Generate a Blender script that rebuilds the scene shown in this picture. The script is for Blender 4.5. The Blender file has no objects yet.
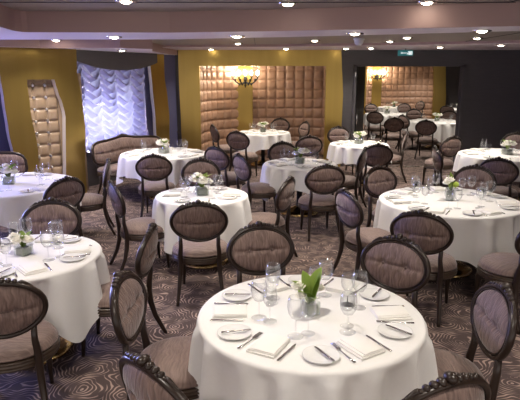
import bpy, bmesh, math, random
from mathutils import Vector, Matrix, noise
random.seed(7)
PI = math.pi
col = bpy.context.scene.collection
# ------------------------------------------------------------------ camera
F, TH, H = 545.0, math.radians(13.0), 2.05
ct, st = math.cos(TH), math.sin(TH)
def ray(px, py):
    a = (px-260)/F; b = (200-py)/F
    return Vector((a, ct + b*st, -st + b*ct))
def at_z(px, py, z):
    d = ray(px, py); t = (z-H)/d.z
    return Vector((d.x*t, d.y*t, z))
def at_y(px, py, Y):
    d = ray(px, py); t = Y/d.y
    return Vector((d.x*t, Y, H+d.z*t))
def on_wall(px, py, p0, p1):
    """distance along the wall line p0-p1 and the height where it is seen"""
    d = ray(px, py); ux, uy = p1[0]-p0[0], p1[1]-p0[1]; L = math.hypot(ux, uy); ux /= L; uy /= L
    den = d.x*uy - d.y*ux
    t = (p0[0]*uy - p0[1]*ux)/den
    x, y = d.x*t, d.y*t
    return (x-p0[0])*ux + (y-p0[1])*uy, H + d.z*t
cam = bpy.data.cameras.new('camera'); co = bpy.data.objects.new('camera', cam); col.objects.link(co)
cam.sensor_fit = 'HORIZONTAL'; cam.sensor_width = 36; cam.lens = F/520*36; cam.clip_start = .05
co.location = (0, 0, H); co.rotation_euler = (PI/2-TH, 0, 0)
bpy.context.scene.camera = co

# ------------------------------------------------------------------ materials
def newmat(name):
    m = bpy.data.materials.new(name); m.use_nodes = True
    return m, m.node_tree.nodes, m.node_tree.links, m.node_tree.nodes['Principled BSDF']
def pm(name, c, rough=.5, metal=0., **kw):
    m, n, l, b = newmat(name)
    b.inputs['Base Color'].default_value = (*c, 1); b.inputs['Roughness'].default_value = rough
    b.inputs['Metallic'].default_value = metal
    for k, v in kw.items(): b.inputs[k].default_value = v
    return m
def noisy(name, c1, c2, scale, rough=.5, metal=0., bump=0., stretch=(1, 1, 1), detail=4):
    m, n, l, b = newmat(name)
    tc = n.new('ShaderNodeTexCoord'); mp = n.new('ShaderNodeMapping'); mp.inputs['Scale'].default_value = stretch
    nz = n.new('ShaderNodeTexNoise'); nz.inputs['Scale'].default_value = scale; nz.inputs['Detail'].default_value = detail
    mx = n.new('ShaderNodeMix'); mx.data_type = 'RGBA'
    mx.inputs[6].default_value = (*c1, 1); mx.inputs[7].default_value = (*c2, 1)
    l.new(tc.outputs['Object'], mp.inputs[0]); l.new(mp.outputs[0], nz.inputs['Vector'])
    l.new(nz.outputs[0], mx.inputs[0]); l.new(mx.outputs[2], b.inputs['Base Color'])
    b.inputs['Roughness'].default_value = rough; b.inputs['Metallic'].default_value = metal
    if bump:
        bp = n.new('ShaderNodeBump'); bp.inputs['Strength'].default_value = bump; bp.inputs['Distance'].default_value = .01
        l.new(nz.outputs[0], bp.inputs['Height']); l.new(bp.outputs[0], b.inputs['Normal'])
    return m
def fabric(name, c1, c2, direction='X'):
    m, n, l, b = newmat(name)
    tc = n.new('ShaderNodeTexCoord')
    mp = n.new('ShaderNodeMapping'); mp.inputs['Scale'].default_value = (1, .12, .12) if direction == 'X' else (.12, 1, .12)
    wob = n.new('ShaderNodeTexNoise'); wob.inputs['Scale'].default_value = 14; wob.inputs['Detail'].default_value = 1
    ws = n.new('ShaderNodeVectorMath'); ws.operation = 'SCALE'; ws.inputs['Scale'].default_value = .035
    wa = n.new('ShaderNodeVectorMath'); wa.operation = 'ADD'
    l.new(tc.outputs['Object'], wob.inputs['Vector']); l.new(wob.outputs['Color'], ws.inputs[0]); l.new(ws.outputs[0], wa.inputs[0]); l.new(tc.outputs['Object'], wa.inputs[1])
    w = n.new('ShaderNodeTexNoise'); w.inputs['Scale'].default_value = 95; w.inputs['Detail'].default_value = 3
    ct_ = n.new('ShaderNodeMapRange'); ct_.inputs['From Min'].default_value = .35; ct_.inputs['From Max'].default_value = .65
    cr = n.new('ShaderNodeMix'); cr.data_type = 'RGBA'; cr.inputs[6].default_value = (*c1, 1); cr.inputs[7].default_value = (*c2, 1)
    l.new(wa.outputs[0], mp.inputs[0]); l.new(mp.outputs[0], w.inputs['Vector']); l.new(w.outputs[0], ct_.inputs[0]); l.new(ct_.outputs[0], cr.inputs[0]); l.new(cr.outputs[2], b.inputs['Base Color'])
    bp = n.new('ShaderNodeBump'); bp.inputs['Strength'].default_value = .5; bp.inputs['Distance'].default_value = .004
    l.new(ct_.outputs[0], bp.inputs['Height']); l.new(bp.outputs[0], b.inputs['Normal'])
    b.inputs['Roughness'].default_value = .62; b.inputs['Sheen Weight'].default_value = .35; b.inputs['Sheen Roughness'].default_value = .4
    return m
def carpet_mat():
    m, n, l, b = newmat('swirl_carpet')
    tc = n.new('ShaderNodeTexCoord')
    nz = n.new('ShaderNodeTexNoise'); nz.inputs['Scale'].default_value = 3.2; nz.inputs['Detail'].default_value = 2
    sub = n.new('ShaderNodeVectorMath'); sub.operation = 'SUBTRACT'; sub.inputs[1].default_value = (.5, .5, .5)
    sc = n.new('ShaderNodeVectorMath'); sc.operation = 'SCALE'; sc.inputs['Scale'].default_value = .30
    add = n.new('ShaderNodeVectorMath'); add.operation = 'ADD'
    l.new(tc.outputs['Object'], nz.inputs['Vector']); l.new(nz.outputs['Color'], sub.inputs[0]); l.new(sub.outputs[0], sc.inputs[0])
    l.new(sc.outputs[0], add.inputs[0]); l.new(tc.outputs['Object'], add.inputs[1])
    v = n.new('ShaderNodeTexVoronoi'); v.voronoi_dimensions = '2D'; v.inputs['Scale'].default_value = 2.7
    l.new(add.outputs[0], v.inputs['Vector'])
    mul = n.new('ShaderNodeMath'); mul.operation = 'MULTIPLY'; mul.inputs[1].default_value = 78
    sn = n.new('ShaderNodeMath'); sn.operation = 'SINE'
    l.new(v.outputs['Distance'], mul.inputs[0]); l.new(mul.outputs[0], sn.inputs[0])
    nb = n.new('ShaderNodeTexNoise'); nb.inputs['Scale'].default_value = 9; nb.inputs['Detail'].default_value = 1
    l.new(tc.outputs['Object'], nb.inputs['Vector'])
    m2 = n.new('ShaderNodeMath'); m2.operation = 'MULTIPLY_ADD'; m2.inputs[1].default_value = 3.0; m2.inputs[2].default_value = -1.75
    l.new(nb.outputs[0], m2.inputs[0])
    a2 = n.new('ShaderNodeMath'); a2.operation = 'ADD'; l.new(sn.outputs[0], a2.inputs[0]); l.new(m2.outputs[0], a2.inputs[1])
    cr = n.new('ShaderNodeValToRGB'); e = cr.color_ramp.elements
    e[0].position = .25; e[0].color = (.075, .050, .045, 1); e[1].position = .85; e[1].color = (.40, .29, .235, 1)
    l.new(a2.outputs[0], cr.inputs[0]); l.new(cr.outputs[0], b.inputs['Base Color'])
    b.inputs['Roughness'].default_value = .95
    fn = n.new('ShaderNodeTexNoise'); fn.inputs['Scale'].default_value = 300
    bp = n.new('ShaderNodeBump'); bp.inputs['Strength'].default_value = .3; bp.inputs['Distance'].default_value = .004
    l.new(tc.outputs['Object'], fn.inputs['Vector']); l.new(fn.outputs[0], bp.inputs['Height']); l.new(bp.outputs[0], b.inputs['Normal'])
    return m
def glass_mat(name='clear_glass', tint=(.992, .995, .995), low=.012, high=.62):
    m, n, l, b = newmat(name); n.remove(b); out = n['Material Output']
    tr = n.new('ShaderNodeBsdfTransparent'); tr.inputs[0].default_value = (*tint, 1)
    gl = n.new('ShaderNodeBsdfGlossy'); gl.inputs['Roughness'].default_value = .04
    lw = n.new('ShaderNodeLayerWeight'); lw.inputs[0].default_value = .22
    mr = n.new('ShaderNodeMapRange'); mr.inputs['To Min'].default_value = low; mr.inputs['To Max'].default_value = high
    mx = n.new('ShaderNodeMixShader'); m3 = n.new('ShaderNodeMixShader'); m3.inputs[0].default_value = .35
    df = n.new('ShaderNodeBsdfDiffuse'); df.inputs[0].default_value = (.9, .92, .93, 1); l.new(gl.outputs[0], m3.inputs[1]); l.new(df.outputs[0], m3.inputs[2])  # white diffuse paints bright outlines onto the glass edges
    l.new(lw.outputs['Facing'], mr.inputs[0]); l.new(mr.outputs[0], mx.inputs[0])
    l.new(tr.outputs[0], mx.inputs[1]); l.new(m3.outputs[0], mx.inputs[2]); l.new(mx.outputs[0], out.inputs[0])
    return m
def emit(name, c, s):
    m, n, l, b = newmat(name); n.remove(b); e = n.new('ShaderNodeEmission')
    e.inputs[0].default_value = (*c, 1); e.inputs[1].default_value = s; l.new(e.outputs[0], n['Material Output'].inputs[0])
    return m
def satin_mat():
    m, n, l, b = newmat('ruched_satin')
    b.inputs['Base Color'].default_value = (.50, .46, .66, 1); b.inputs['Roughness'].default_value = .16; b.inputs['Metallic'].default_value = 1.0
    t = n.new('ShaderNodeBsdfTranslucent'); t.inputs[0].default_value = (.75, .72, .9, 1)
    mx = n.new('ShaderNodeMixShader'); mx.inputs[0].default_value = .22
    l.new(b.outputs[0], mx.inputs[1]); l.new(t.outputs[0], mx.inputs[2]); l.new(mx.outputs[0], n['Material Output'].inputs[0])
    return m
WOOD = noisy('dark_polished_wood', (.014, .0085, .006), (.036, .021, .014), 30, .30, stretch=(1, 1, .2))
RAILM = noisy('reeded_bronzed_wood', (.035, .022, .015), (.09, .06, .04), 25, .32)
FAB = fabric('taupe_moire_fabric', (.130, .084, .070), (.255, .172, .145))
FABS = fabric('taupe_moire_seat', (.150, .100, .083), (.230, .158, .132), 'Y')
BUT = pm('button_fabric', (.16, .11, .10), .5)
LINEN = noisy('white_linen', (.80, .79, .765), (.84, .83, .81), 60, .75, bump=.05)
NAPK = pm('napkin_linen', (.84, .82, .77), .7)
CHINA = pm('white_china', (.80, .80, .78), .12)
SILVER = pm('polished_steel', (.62, .61, .60), .16, 1.)
GLASS = glass_mat()
VGLASS = glass_mat('vase_glass', (.93, .96, .93), .12, .8)
LEAF = noisy('leaf_green', (.22, .34, .05), (.36, .48, .10), 25, .45)
LIME = noisy('lime_bloom', (.30, .42, .03), (.42, .55, .08), 40, .6)
MOSS = noisy('vase_greenery', (.12, .14, .10), (.34, .36, .28), 45, .8)
PETAL = noisy('cream_petal', (.82, .79, .66), (.9, .88, .80), 30, .6)
BRASS = pm('polished_brass', (.85, .62, .28), .2, 1.)
BLACKM = pm('black_metal', (.02, .02, .02), .4, .6)
GOLD = noisy('gold_wall_finish', (.40, .275, .075), (.50, .35, .10), 1.2, .32, .85, stretch=(6, 6, .4))
PALE = pm('pale_panel_edge', (.75, .70, .68), .5)
DARKW = noisy('charcoal_wallcovering', (.068, .062, .068), (.095, .088, .092), 5, .5, bump=.2, stretch=(1, 1, 9))
PURPW = noisy('violet_window_light_tint', (.10, .10, .20), (.12, .12, .23), 3, .6)  # bluish window light on the reveals, put into the wall colour
QUILT = noisy('quilted_leather', (.40, .245, .165), (.50, .32, .22), 14, .38)
QUILT2 = noisy('champagne_quilted_leather', (.34, .245, .16), (.42, .31, .21), 14, .25)
CEIL = noisy('taupe_ceiling', (.30, .255, .215), (.34, .29, .245), 3, .5)
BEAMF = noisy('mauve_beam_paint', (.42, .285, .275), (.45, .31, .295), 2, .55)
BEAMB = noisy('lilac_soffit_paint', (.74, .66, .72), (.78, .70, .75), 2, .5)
CARPET = carpet_mat()
SATIN = satin_mat()
LAMP = emit('lamp_glow', (1, .87, .68), 26)
FLAME = emit('bulb_glow', (1, .86, .66), 45)
CHROME = pm('chrome_ring', (.75, .72, .68), .2, 1.)
WHITEP = pm('white_plastic', (.78, .78, .80), .35)
TEAL = pm('teal_sign', (.02, .16, .17), .4, 0., **{'Emission Color': (.03, .20, .22, 1), 'Emission Strength': .25})
SIGNW = pm('sign_white', (.8, .85, .85), .4, 0., **{'Emission Color': (.8, .9, .9, 1), 'Emission Strength': .5})
CRYST = pm('crystal_stud', (.97, .97, 1), .28, 1.)

# ------------------------------------------------------------------ mesh helpers
def mk(name, bm, mats, parent=None, smooth=True):
    me = bpy.data.meshes.new(name)
    bmesh.ops.recalc_face_normals(bm, faces=bm.faces)
    bm.to_mesh(me); bm.free()
    for m in (mats if isinstance(mats, (list, tuple)) else [mats]): me.materials.append(m)
    if smooth:
        for p in me.polygons: p.use_smooth = True
    o = bpy.data.objects.new(name, me); col.objects.link(o)
    if parent: o.parent = parent
    return o
def tag(o, label=None, cat=None, group=None, kind=None):
    if label: o['label'] = label
    if cat: o['category'] = cat
    if group: o['group'] = group
    if kind: o['kind'] = kind
    return o
def empty(name, loc=(0, 0, 0), rz=0):
    o = bpy.data.objects.new(name, None); o.empty_display_size = .05; col.objects.link(o)
    o.location = loc; o.rotation_euler = (0, 0, rz); return o
def clone(o, parent=None):
    c = o.copy()
    for k in ('label', 'category', 'group'):
        if k in c and parent is None and k == 'label': del c[k]
    col.objects.link(c)
    if parent: c.parent = parent
    for ch in list(o.children):
        if ch.name in protoset or True: clone(ch, c)
    return c
protoset = set()
def lathe(bm, prof, seg=24, c=(0, 0, 0), cap=False, ax=1., ay=1.):
    rings = []
    for r, z in prof:
        if r < 1e-5: rings.append([bm.verts.new((c[0], c[1], c[2]+z))]); continue
        rings.append([bm.verts.new((c[0]+r*ax*math.cos(2*PI*i/seg), c[1]+r*ay*math.sin(2*PI*i/seg), c[2]+z)) for i in range(seg)])
    for a, b in zip(rings, rings[1:]):
        for i in range(seg):
            j = (i+1) % seg
            if len(a) == 1 and len(b) == 1: continue
            if len(a) == 1: bm.faces.new((a[0], b[i], b[j]))
            elif len(b) == 1: bm.faces.new((a[i], a[j], b[0]))
            else: bm.faces.new((a[i], a[j], b[j], b[i]))
def tube(bm, pts, rad, seg=8, closed=False, flat=1., up=Vector((0, 1, 0)), sq=0.):
    pts = [Vector(p) for p in pts]; n = len(pts)
    if not isinstance(rad, (list, tuple)): rad = [rad]*n
    rings = []
    for i, p in enumerate(pts):
        if closed: t = pts[(i+1) % n]-pts[i-1]
        else: t = pts[min(i+1, n-1)]-pts[max(i-1, 0)]
        t.normalize(); a = up.cross(t)
        if a.length < 1e-3: a = Vector((1, 0, 0)).cross(t)
        a.normalize(); b = t.cross(a)
        ring = []
        for k in range(seg):
            th = 2*PI*(k+.5)/seg; cx, cy = math.cos(th), math.sin(th)
            if sq:
                e = 1-sq*.5; cx = math.copysign(abs(cx)**e, cx); cy = math.copysign(abs(cy)**e, cy)
            ring.append(bm.verts.new(p+a*cx*rad[i]+b*cy*rad[i]*flat))
        rings.append(ring)
    pairs = list(zip(rings, rings[1:]))+([(rings[-1], rings[0])] if closed else [])
    for a, b in pairs:
        for k in range(seg):
            j = (k+1) % seg; bm.faces.new((a[k], a[j], b[j], b[k]))
    if not closed: bm.faces.new(rings[0][::-1]); bm.faces.new(rings[-1])
def box(bm, c, s, rz=0, bev=0):
    r = bmesh.ops.create_cube(bm, size=1, matrix=Matrix.Translation(c) @ Matrix.Rotation(rz, 4, 'Z') @ Matrix.Diagonal((*s, 1)))
    if bev:
        es = set(e for v in r['verts'] for e in v.link_edges)
        bmesh.ops.bevel(bm, geom=list(es), offset=bev, segments=2, affect='EDGES', profile=.6)
def ball(bm, c, r, s=(1, 1, 1), sub=2, rot=None):
    M = Matrix.Translation(c) @ (rot or Matrix.Identity(4)) @ Matrix.Diagonal((r*s[0], r*s[1], r*s[2], 1))
    bmesh.ops.create_icosphere(bm, subdivisions=sub, radius=1, matrix=M)

# ------------------------------------------------------------------ chair
BX, BZ, CZ, CY, TILT = .246, .177, .765, -.295, math.radians(11)
def backpt(x, z, y):
    """from the oval's own plane to chair space; the oval is slightly dished"""
    y = y + .42*x*x
    return Vector((x, CY - z*math.sin(TILT) + y*math.cos(TILT), CZ + z*math.cos(TILT) + y*math.sin(TILT)))
def cushion_bm(bx, bz, buttons, thick, f=backpt, crease=True, rings=18, seg=64):
    bm = bmesh.new()
    for side in (1, -1):
        prev = None
        for i in range(rings+1):
            r = i/rings; ring = []
            for k in range(seg if i else 1):
                a = 2*PI*k/seg; x = bx*r*math.cos(a); z = bz*r*math.sin(a)
                d = thick*(1-r**2.6)**.6 if r < 1 else 0
                dim = 0
                for bxp, bzp in buttons:
                    q = math.hypot(x-bxp, z-bzp); dim = max(dim, .72*math.exp(-(q/.026)**2))
                    ang = math.atan2(z-bzp, x-bxp); dim = max(dim, .16*math.exp(-(q/.08)**2)*(.5+.5*math.cos(9*ang)))
                if crease: dim = max(dim, .42*math.exp(-(z/.013)**2))
                d *= 1-dim
                ring.append(bm.verts.new(f(x, z, side*(d+.004))))
            if prev:
                for k in range(seg):
                    j = (k+1) % seg
                    if len(prev) == 1: bm.faces.new((prev[0], ring[k], ring[j]))
                    else: bm.faces.new((prev[k], prev[j], ring[j], ring[k]))
            prev = ring
    return bm
def make_chair():
    r = empty('dining_chair')
    bm = bmesh.new()
    prof = [(0, .512), (.08, .511), (.15, .506), (.21, .494), (.245, .476), (.262, .452), (.262, .44), (.268, .436), (.268, .426), (.255, .42), (.20, .415), (0, .415)]
    lathe(bm, prof, 40, (0, 0, 0), ay=.96); mk('seat', bm, FABS, r)
    bm = bmesh.new()
    prof = [(.0, .414), (.255, .416), (.270, .411), (.273, .403), (.264, .397), (.273, .390), (.275, .382), (.265, .376), (.272, .369), (.272, .360), (.262, .352), (.24, .35), (0, .352)]
    lathe(bm, prof, 40, (0, 0, 0), ay=.96); mk('seat_rail', bm, RAILM, r)
    for s in (-1, 1):
        bm = bmesh.new()
        tube(bm, [(s*.165, .165, .36), (s*.172, .178, .30), (s*.176, .186, .2), (s*.176, .188, .1), (s*.180, .196, .0)], [.029, .028, .021, .016, .013], 8, sq=.6)
        mk('leg', bm, WOOD, r)
    for s in (-1, 1):
        bm = bmesh.new()
        top = backpt(s*.170, -.134, 0)
        pts = [top+Vector((0, 0, .012)), (s*.168, -.258, .55), (s*.176, -.243, .46), (s*.175, -.236, .38), (s*.180, -.245, .28), (s*.192, -.275, .16), (s*.205, -.33, .04), (s*.209, -.35, .0)]
        tube(bm, pts, [.017, .019, .022, .024, .022, .019, .016, .015], 8, sq=.6)
        mk('leg', bm, WOOD, r)
    b = mk('backrest', cushion_bm(BX-.014, BZ-.014, [(-.085, 0), (.085, 0)], .043), FAB, r)
    for s in (-1, 1):
        for sd in (1, -1):
            bm = bmesh.new(); ball(bm, backpt(s*.085, 0, sd*.017), .0125, (1, .7, 1), 2); mk('button', bm, BUT, b)
    bm = bmesh.new()
    n = 72
    tube(bm, [backpt(BX*math.cos(2*PI*i/n), BZ*math.sin(2*PI*i/n), 0) for i in range(n)], .0158, 10, True, 1.35)
    tube(bm, [backpt((BX-.019)*math.cos(2*PI*i/n), (BZ-.019)*math.sin(2*PI*i/n), .016) for i in range(n)], .006, 6, True)
    mk('back_frame', bm, WOOD, r)
    bm = bmesh.new()
    for i, (q, s) in enumerate([(-.46, .011), (-.36, .015), (-.25, .017), (-.135, .019), (0, .026), (.135, .019), (.25, .017), (.36, .015), (.46, .011)]):
        a = PI/2 - q*1.15
        p = backpt((BX+.010)*math.cos(a), (BZ+.014 + (.008 if i == 4 else 0))*math.sin(a), .004)
        ball(bm, p, s, (1, 1.25, .95), 2)
    for s in (-1, 1):
        pts = []
        for k in range(9):
            a = PI/2 - s*(.52+.05*k); pts.append(backpt((BX+.017-.0012*k)*math.cos(a), (BZ+.017-.0012*k)*math.sin(a), .006))
        tube(bm, pts, [.010, .012, .011, .010, .009, .008, .007, .005, .003], 6)
    mk('carved_crest', bm, WOOD, r)
    return r

# ------------------------------------------------------------------ table, cloth
def make_table(R):
    r = empty('round_table')
    bm = bmesh.new(); lathe(bm, [(0, .752), (R-.012, .752), (R-.002, .748), (R-.002, .728), (R-.012, .724), (0, .724)], 64); mk('tabletop', bm, WOOD, r)
    bm = bmesh.new(); lathe(bm, [(0, .723), (.14, .723), (.14, .705), (.05, .69), (.045, .5), (.06, .42), (.045, .34), (.045, .12), (.08, .085), (0, .085)], 28); mk('pedestal', bm, BLACKM, r)
    bm = bmesh.new(); lathe(bm, [(0, .11), (.07, .11), (.10, .085), (.20, .055), (.275, .03), (.285, .012), (.285, 0), (0, 0)], 40); mk('base', bm, BRASS, r)
    return r
def make_cloth(R, rot, seed, hang=(.40, .66), folds=None, name='tablecloth'):
    rng = random.Random(seed); bm = bmesh.new()
    seg = 224; top = [.25, .5, .75, .92]; rows = 20
    ph = [rng.uniform(0, 2*PI) for _ in range(6)]; n1 = folds or rng.choice([11, 12, 13]); n2 = n1+5
    def amp(a):
        return 1.25*(math.sin(n1*a+ph[0]+.5*math.sin(2*a+ph[3]))*.62 + math.sin(n2*a+ph[1])*.30 + math.sin(5*a+ph[2])*.25)
    prev = [bm.verts.new((0, 0, .757))]; zt = .757
    rings = [(R*t, None) for t in top]
    for t in top:
        ring = [bm.verts.new((R*t*math.cos(2*PI*k/seg), R*t*math.sin(2*PI*k/seg), zt)) for k in range(seg)]
        for k in range(seg):
            j = (k+1) % seg
            if len(prev) == 1: bm.faces.new((prev[0], ring[k], ring[j]))
            else: bm.faces.new((prev[k], prev[j], ring[j], ring[k]))
        prev = ring
    for i in range(rows+1):
        s = i/rows; ring = []
        for k in range(seg):
            a = 2*PI*k/seg; c = abs(math.sin(2*(a-rot)))**5
            L = hang[0]+(hang[1]-hang[0])*c
            # edge rounds over within the first rows
            if i <= 3:
                q = i/3*PI/2; rr = R-.012+.020*math.sin(q); z = zt-.020*(1-math.cos(q)); sd = 0
            else:
                sd = ((i-3)/(rows-3)); z = zt-.02-(L-.02)*sd; rr = R+.008
            w = sd**.75
            rr += w*(.012+.045*c) + (.25*w+.75*sd**.3)*.050*amp(a) + .004
            z = max(z, .012)
            ring.append(bm.verts.new((rr*math.cos(a), rr*math.sin(a), z)))
        for k in range(seg):
            j = (k+1) % seg; bm.faces.new((prev[k], prev[j], ring[j], ring[k]))
        prev = ring
    o = mk(name, bm, LINEN)
    return o
# ------------------------------------------------------------------ tableware
def make_glass(big=True, parts=True):
    k = 1.12 if big else .98
    hb = .105*k; h0 = .085*k
    outer = [(.005, h0), (.022*k, h0+.008), (.036*k, h0+.030*k), (.0405*k, h0+.055*k), (.038*k, h0+.085*k), (.034*k, h0+hb)]
    inner = [(a-.0016, b+.0012) for a, b in outer[::-1]]
    if not parts:
        bm = bmesh.new(); lathe(bm, [(0, 0), (.035*k, .0), (.035*k, .003), (.008, .008), (.0045, .02), (.0045, h0-.004)]+outer, 14)
        return mk('wine_glass', bm, GLASS)
    r = empty('wine_glass')
    bm = bmesh.new(); lathe(bm, outer+inner+[(0, h0+.004)], 28); mk('bowl', bm, GLASS, r)
    bm = bmesh.new(); lathe(bm, [(.0038, .007), (.0032, .04), (.0036, h0-.005), (.007, h0+.001)], 12); mk('stem', bm, GLASS, r)
    bm = bmesh.new(); lathe(bm, [(0, 0), (.036*k, 0), (.037*k, .002), (.03*k, .0035), (.012, .006), (.0038, .009)], 28); mk('foot', bm, GLASS, r)
    return r
def make_plate():
    bm = bmesh.new()
    lathe(bm, [(0, .0), (.05, .0), (.055, .003), (.086, .011), (.089, .013), (.0885, .015), (.084, .0145), (.056, .0075), (.05, .0065), (0, .0065)], 40)
    return mk('side_plate', bm, CHINA)
def make_napkin():
    bm = bmesh.new()
    box(bm, (0, 0, .005), (.150, .190, .010), 0, .004)
    box(bm, (.004, .003, .0135), (.142, .184, .007), 0, .003)
    box(bm, (.010, .004, .019), (.120, .180, .005), 0, .002)
    return mk('folded_napkin', bm, NAPK)
def make_knife(L=.20, name='table_knife'):
    r = empty(name)
    bm = bmesh.new(); box(bm, (0, -L*.27, .004), (.013, L*.44, .007), 0, .003); mk('handle', bm, SILVER, r)
    bm = bmesh.new()
    pts = [(0, -L*.06), (.007, -L*.04), (.009, .1*L), (.009, L*.32), (.006, L*.42), (0, L*.45), (-.004, L*.42), (-.005, .1*L), (-.004, -L*.05)]
    a = [bm.verts.new((x, y, .0035)) for x, y in pts]; b = [bm.verts.new((x, y, .0052)) for x, y in pts]
    bm.faces.new(a[::-1]); bm.faces.new(b)
    for i in range(len(pts)): j = (i+1) % len(pts); bm.faces.new((a[i], a[j], b[j], b[i]))
    mk('blade', bm, SILVER, r, False)
    return r
def make_fork():
    r = empty('table_fork')
    bm = bmesh.new(); tube(bm, [(0, -.10, .005), (0, -.06, .005), (0, 0, .0045), (0, .03, .006)], [.008, .006, .003, .004], 8, flat=.45, up=Vector((0, 0, 1))); mk('handle', bm, SILVER, r)
    bm = bmesh.new()
    box(bm, (0, .043, .006), (.022, .026, .003), 0, .001)
    for x in (-.009, -.003, .003, .009): box(bm, (x, .075, .008), (.0035, .045, .003), 0, .001)
    mk('tines', bm, SILVER, r)
    return r
def petal_rose(bm, c, r, rng):
    ball(bm, c, r*.45, (1, 1, 1.1), 2)
    for lay, (n, rr, tl) in enumerate([(3, .42, .2), (5, .62, .55), (6, .85, .95)]):
        for k in range(n):
            a = 2*PI*k/n+lay*.5+rng.uniform(-.2, .2)
            p = Vector(c)+Vector((math.cos(a)*r*rr*.75, math.sin(a)*r*rr*.75, r*(.12-.18*lay)))
            rot = Matrix.Rotation(a, 4, 'Z') @ Matrix.Rotation(tl, 4, 'Y')
            ball(bm, p, r*.58, (.16, .85, .85), 2, rot)
def leaf_bm(L, W, bend, az, base):
    bm = bmesh.new(); n = 9; m = 4; rows = []
    for i in range(n+1):
        t = i/n; w = W*math.sin(PI*min(1, t*.93+.05))**.8*(1 if t < 1 else 0)+.001
        x = L*math.sin(bend*t)/bend if bend else L*t; z = L*(1-math.cos(bend*t))/bend if bend else 0
        # grows upward then bends outward
        px, pz = z, x
        row = []
        for j in range(-m, m+1):
            u = j/m; y = w*u; lift = .25*w*abs(u)
            v = Vector((px-lift*.6, y, pz+lift*.3)); row.append(bm.verts.new(Matrix.Rotation(az, 3, 'Z') @ v + Vector(base)))
        rows.append(row)
    for a, b in zip(rows, rows[1:]):
        for j in range(2*m): bm.faces.new((a[j], a[j+1], b[j+1], b[j]))
    g = bmesh.ops.solidify(bm, geom=bm.faces[:], thickness=.0012)
    return bm
def make_flowers(kind, seed):
    """kind 0: low cube, roses and big leaves; 1: tall narrow glass; 2: low bowl, roses and fine greenery"""
    rng = random.Random(seed); r = empty('flower_vase')
    w, h = [(.035, .066), (.032, .115), (.040, .065)][kind]
    bm = bmesh.new(); box(bm, (0, 0, h/2), (2*w, 2*w, h), 0, .006)
    top = [f for f in bm.faces if f.calc_center_median().z > h-.002 and f.normal.z > .5]
    bmesh.ops.delete(bm, geom=top, context='FACES')
    mk('vase', bm, VGLASS, r)
    bm = bmesh.new(); box(bm, (0, 0, h*.42), (2*w-.01, 2*w-.01, h*.72), 0, .01); mk('greenery', bm, MOSS, r)
    if kind == 0:
        fl = [(-.05, .03, .135, .036), (-.012, .055, .125, .034), (.055, .015, .115, .03), (-.062, -.02, .110, .028)]
        lv = [(.19, .036, .8, .3), (.17, .034, .9, 1.6), (.14, .034, 1.5, 3.5), (.16, .034, 1.25, 2.7), (.16, .026, .5, -.4), (.10, .02, 1.7, 4.5)]
    elif kind == 1:
        fl = [(-.02, .01, .19, .046), (.03, .03, .175, .038), (-.045, .03, .165, .036)]
        lv = [(.20, .018, .5, 3.2), (.18, .018, .7, 2.6), (.17, .02, .8, 0.3)]
    else:
        fl = [(-.045, .0, .105, .042), (.038, .02, .115, .044), (.0, -.042, .088, .034), (-.01, .05, .11, .038)]
        lv = [(.13, .022, 1.3, a) for a in (0.3, 1.4, 2.5, 3.6, 4.6, 5.6)]
    for x, y, z, s in fl:
        bm = bmesh.new(); petal_rose(bm, (x, y, z), s, rng)
        b = mk('blossom', bm, PETAL, r)
        bm = bmesh.new(); tube(bm, [(0, 0, h*.5), (x*.5, y*.5, (h+z)*.5), (x, y, z-s*.4)], .003, 6); mk('stem', bm, LEAF, b)
    for L, W, bend, az in lv: mk('leaf', leaf_bm(L, W, bend, az, (0, 0, h*.6)), LEAF, r)
    if kind == 1:
        bm = bmesh.new(); ball(bm, (.012, -.035, .145), .026, (1, 1, .9), 3)
        for v in bm.verts: v.co += (v.co-Vector((.012, -.035, .145)))*rng.uniform(-.12, .12)
        mk('green_bloom', bm, LIME, r)
    return r

# ------------------------------------------------------------------ tables of the room
ZT = .7615
TABLES = {
 # key: (vase px, py, radius, settings, first angle, phrase, flower kind, detail)
 'near':   (310, 313, .61, 6, -122, 'the nearest table', 0, 2),
 'right':  (450, 200, .72, 7, -70, 'the big table right of centre', 1, 2),
 'midleft':(202, 194.5, .495, 4, -90, 'the small table left of centre', 2, 2),
 'lowleft':(24, 254, .54, 5, -60, 'the lower left table', 2, 2),
 'farright':(507, 154, .76, 6, -60, 'the table by the charcoal wall', 2, 1),
 'middle': (300, 163, .53, 4, -60, 'the small table below the alcove', 2, 1),
 'bygold': (359, 143.5, .54, 4, -45, 'the table at the doorway', 2, 1),
 'alcove': (263, 132, .60, 6, -60, 'the quilted alcove table', 2, 1),
 'sofa':   (164, 153, .71, 6, -90, 'the table at the sofa', 2, 1),
 'left':   (9, 183.5, .77, 6, -30, 'the table at left edge', 2, 1),
 'next':   (437, 121, .78, 6, -60, 'the nearest table beyond the doorway', 2, 0),
 'nextleft':(387, 113.5, .72, 5, -80, 'the left table beyond the doorway', 2, 0),
 'nextfar':(394, 107, .62, 4, -60, 'the farthest table beyond the doorway', 2, 0),
 'nextright':(459, 109, .62, 4, -60, 'the right table beyond the doorway', 2, 0),
}
TC = {}
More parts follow.
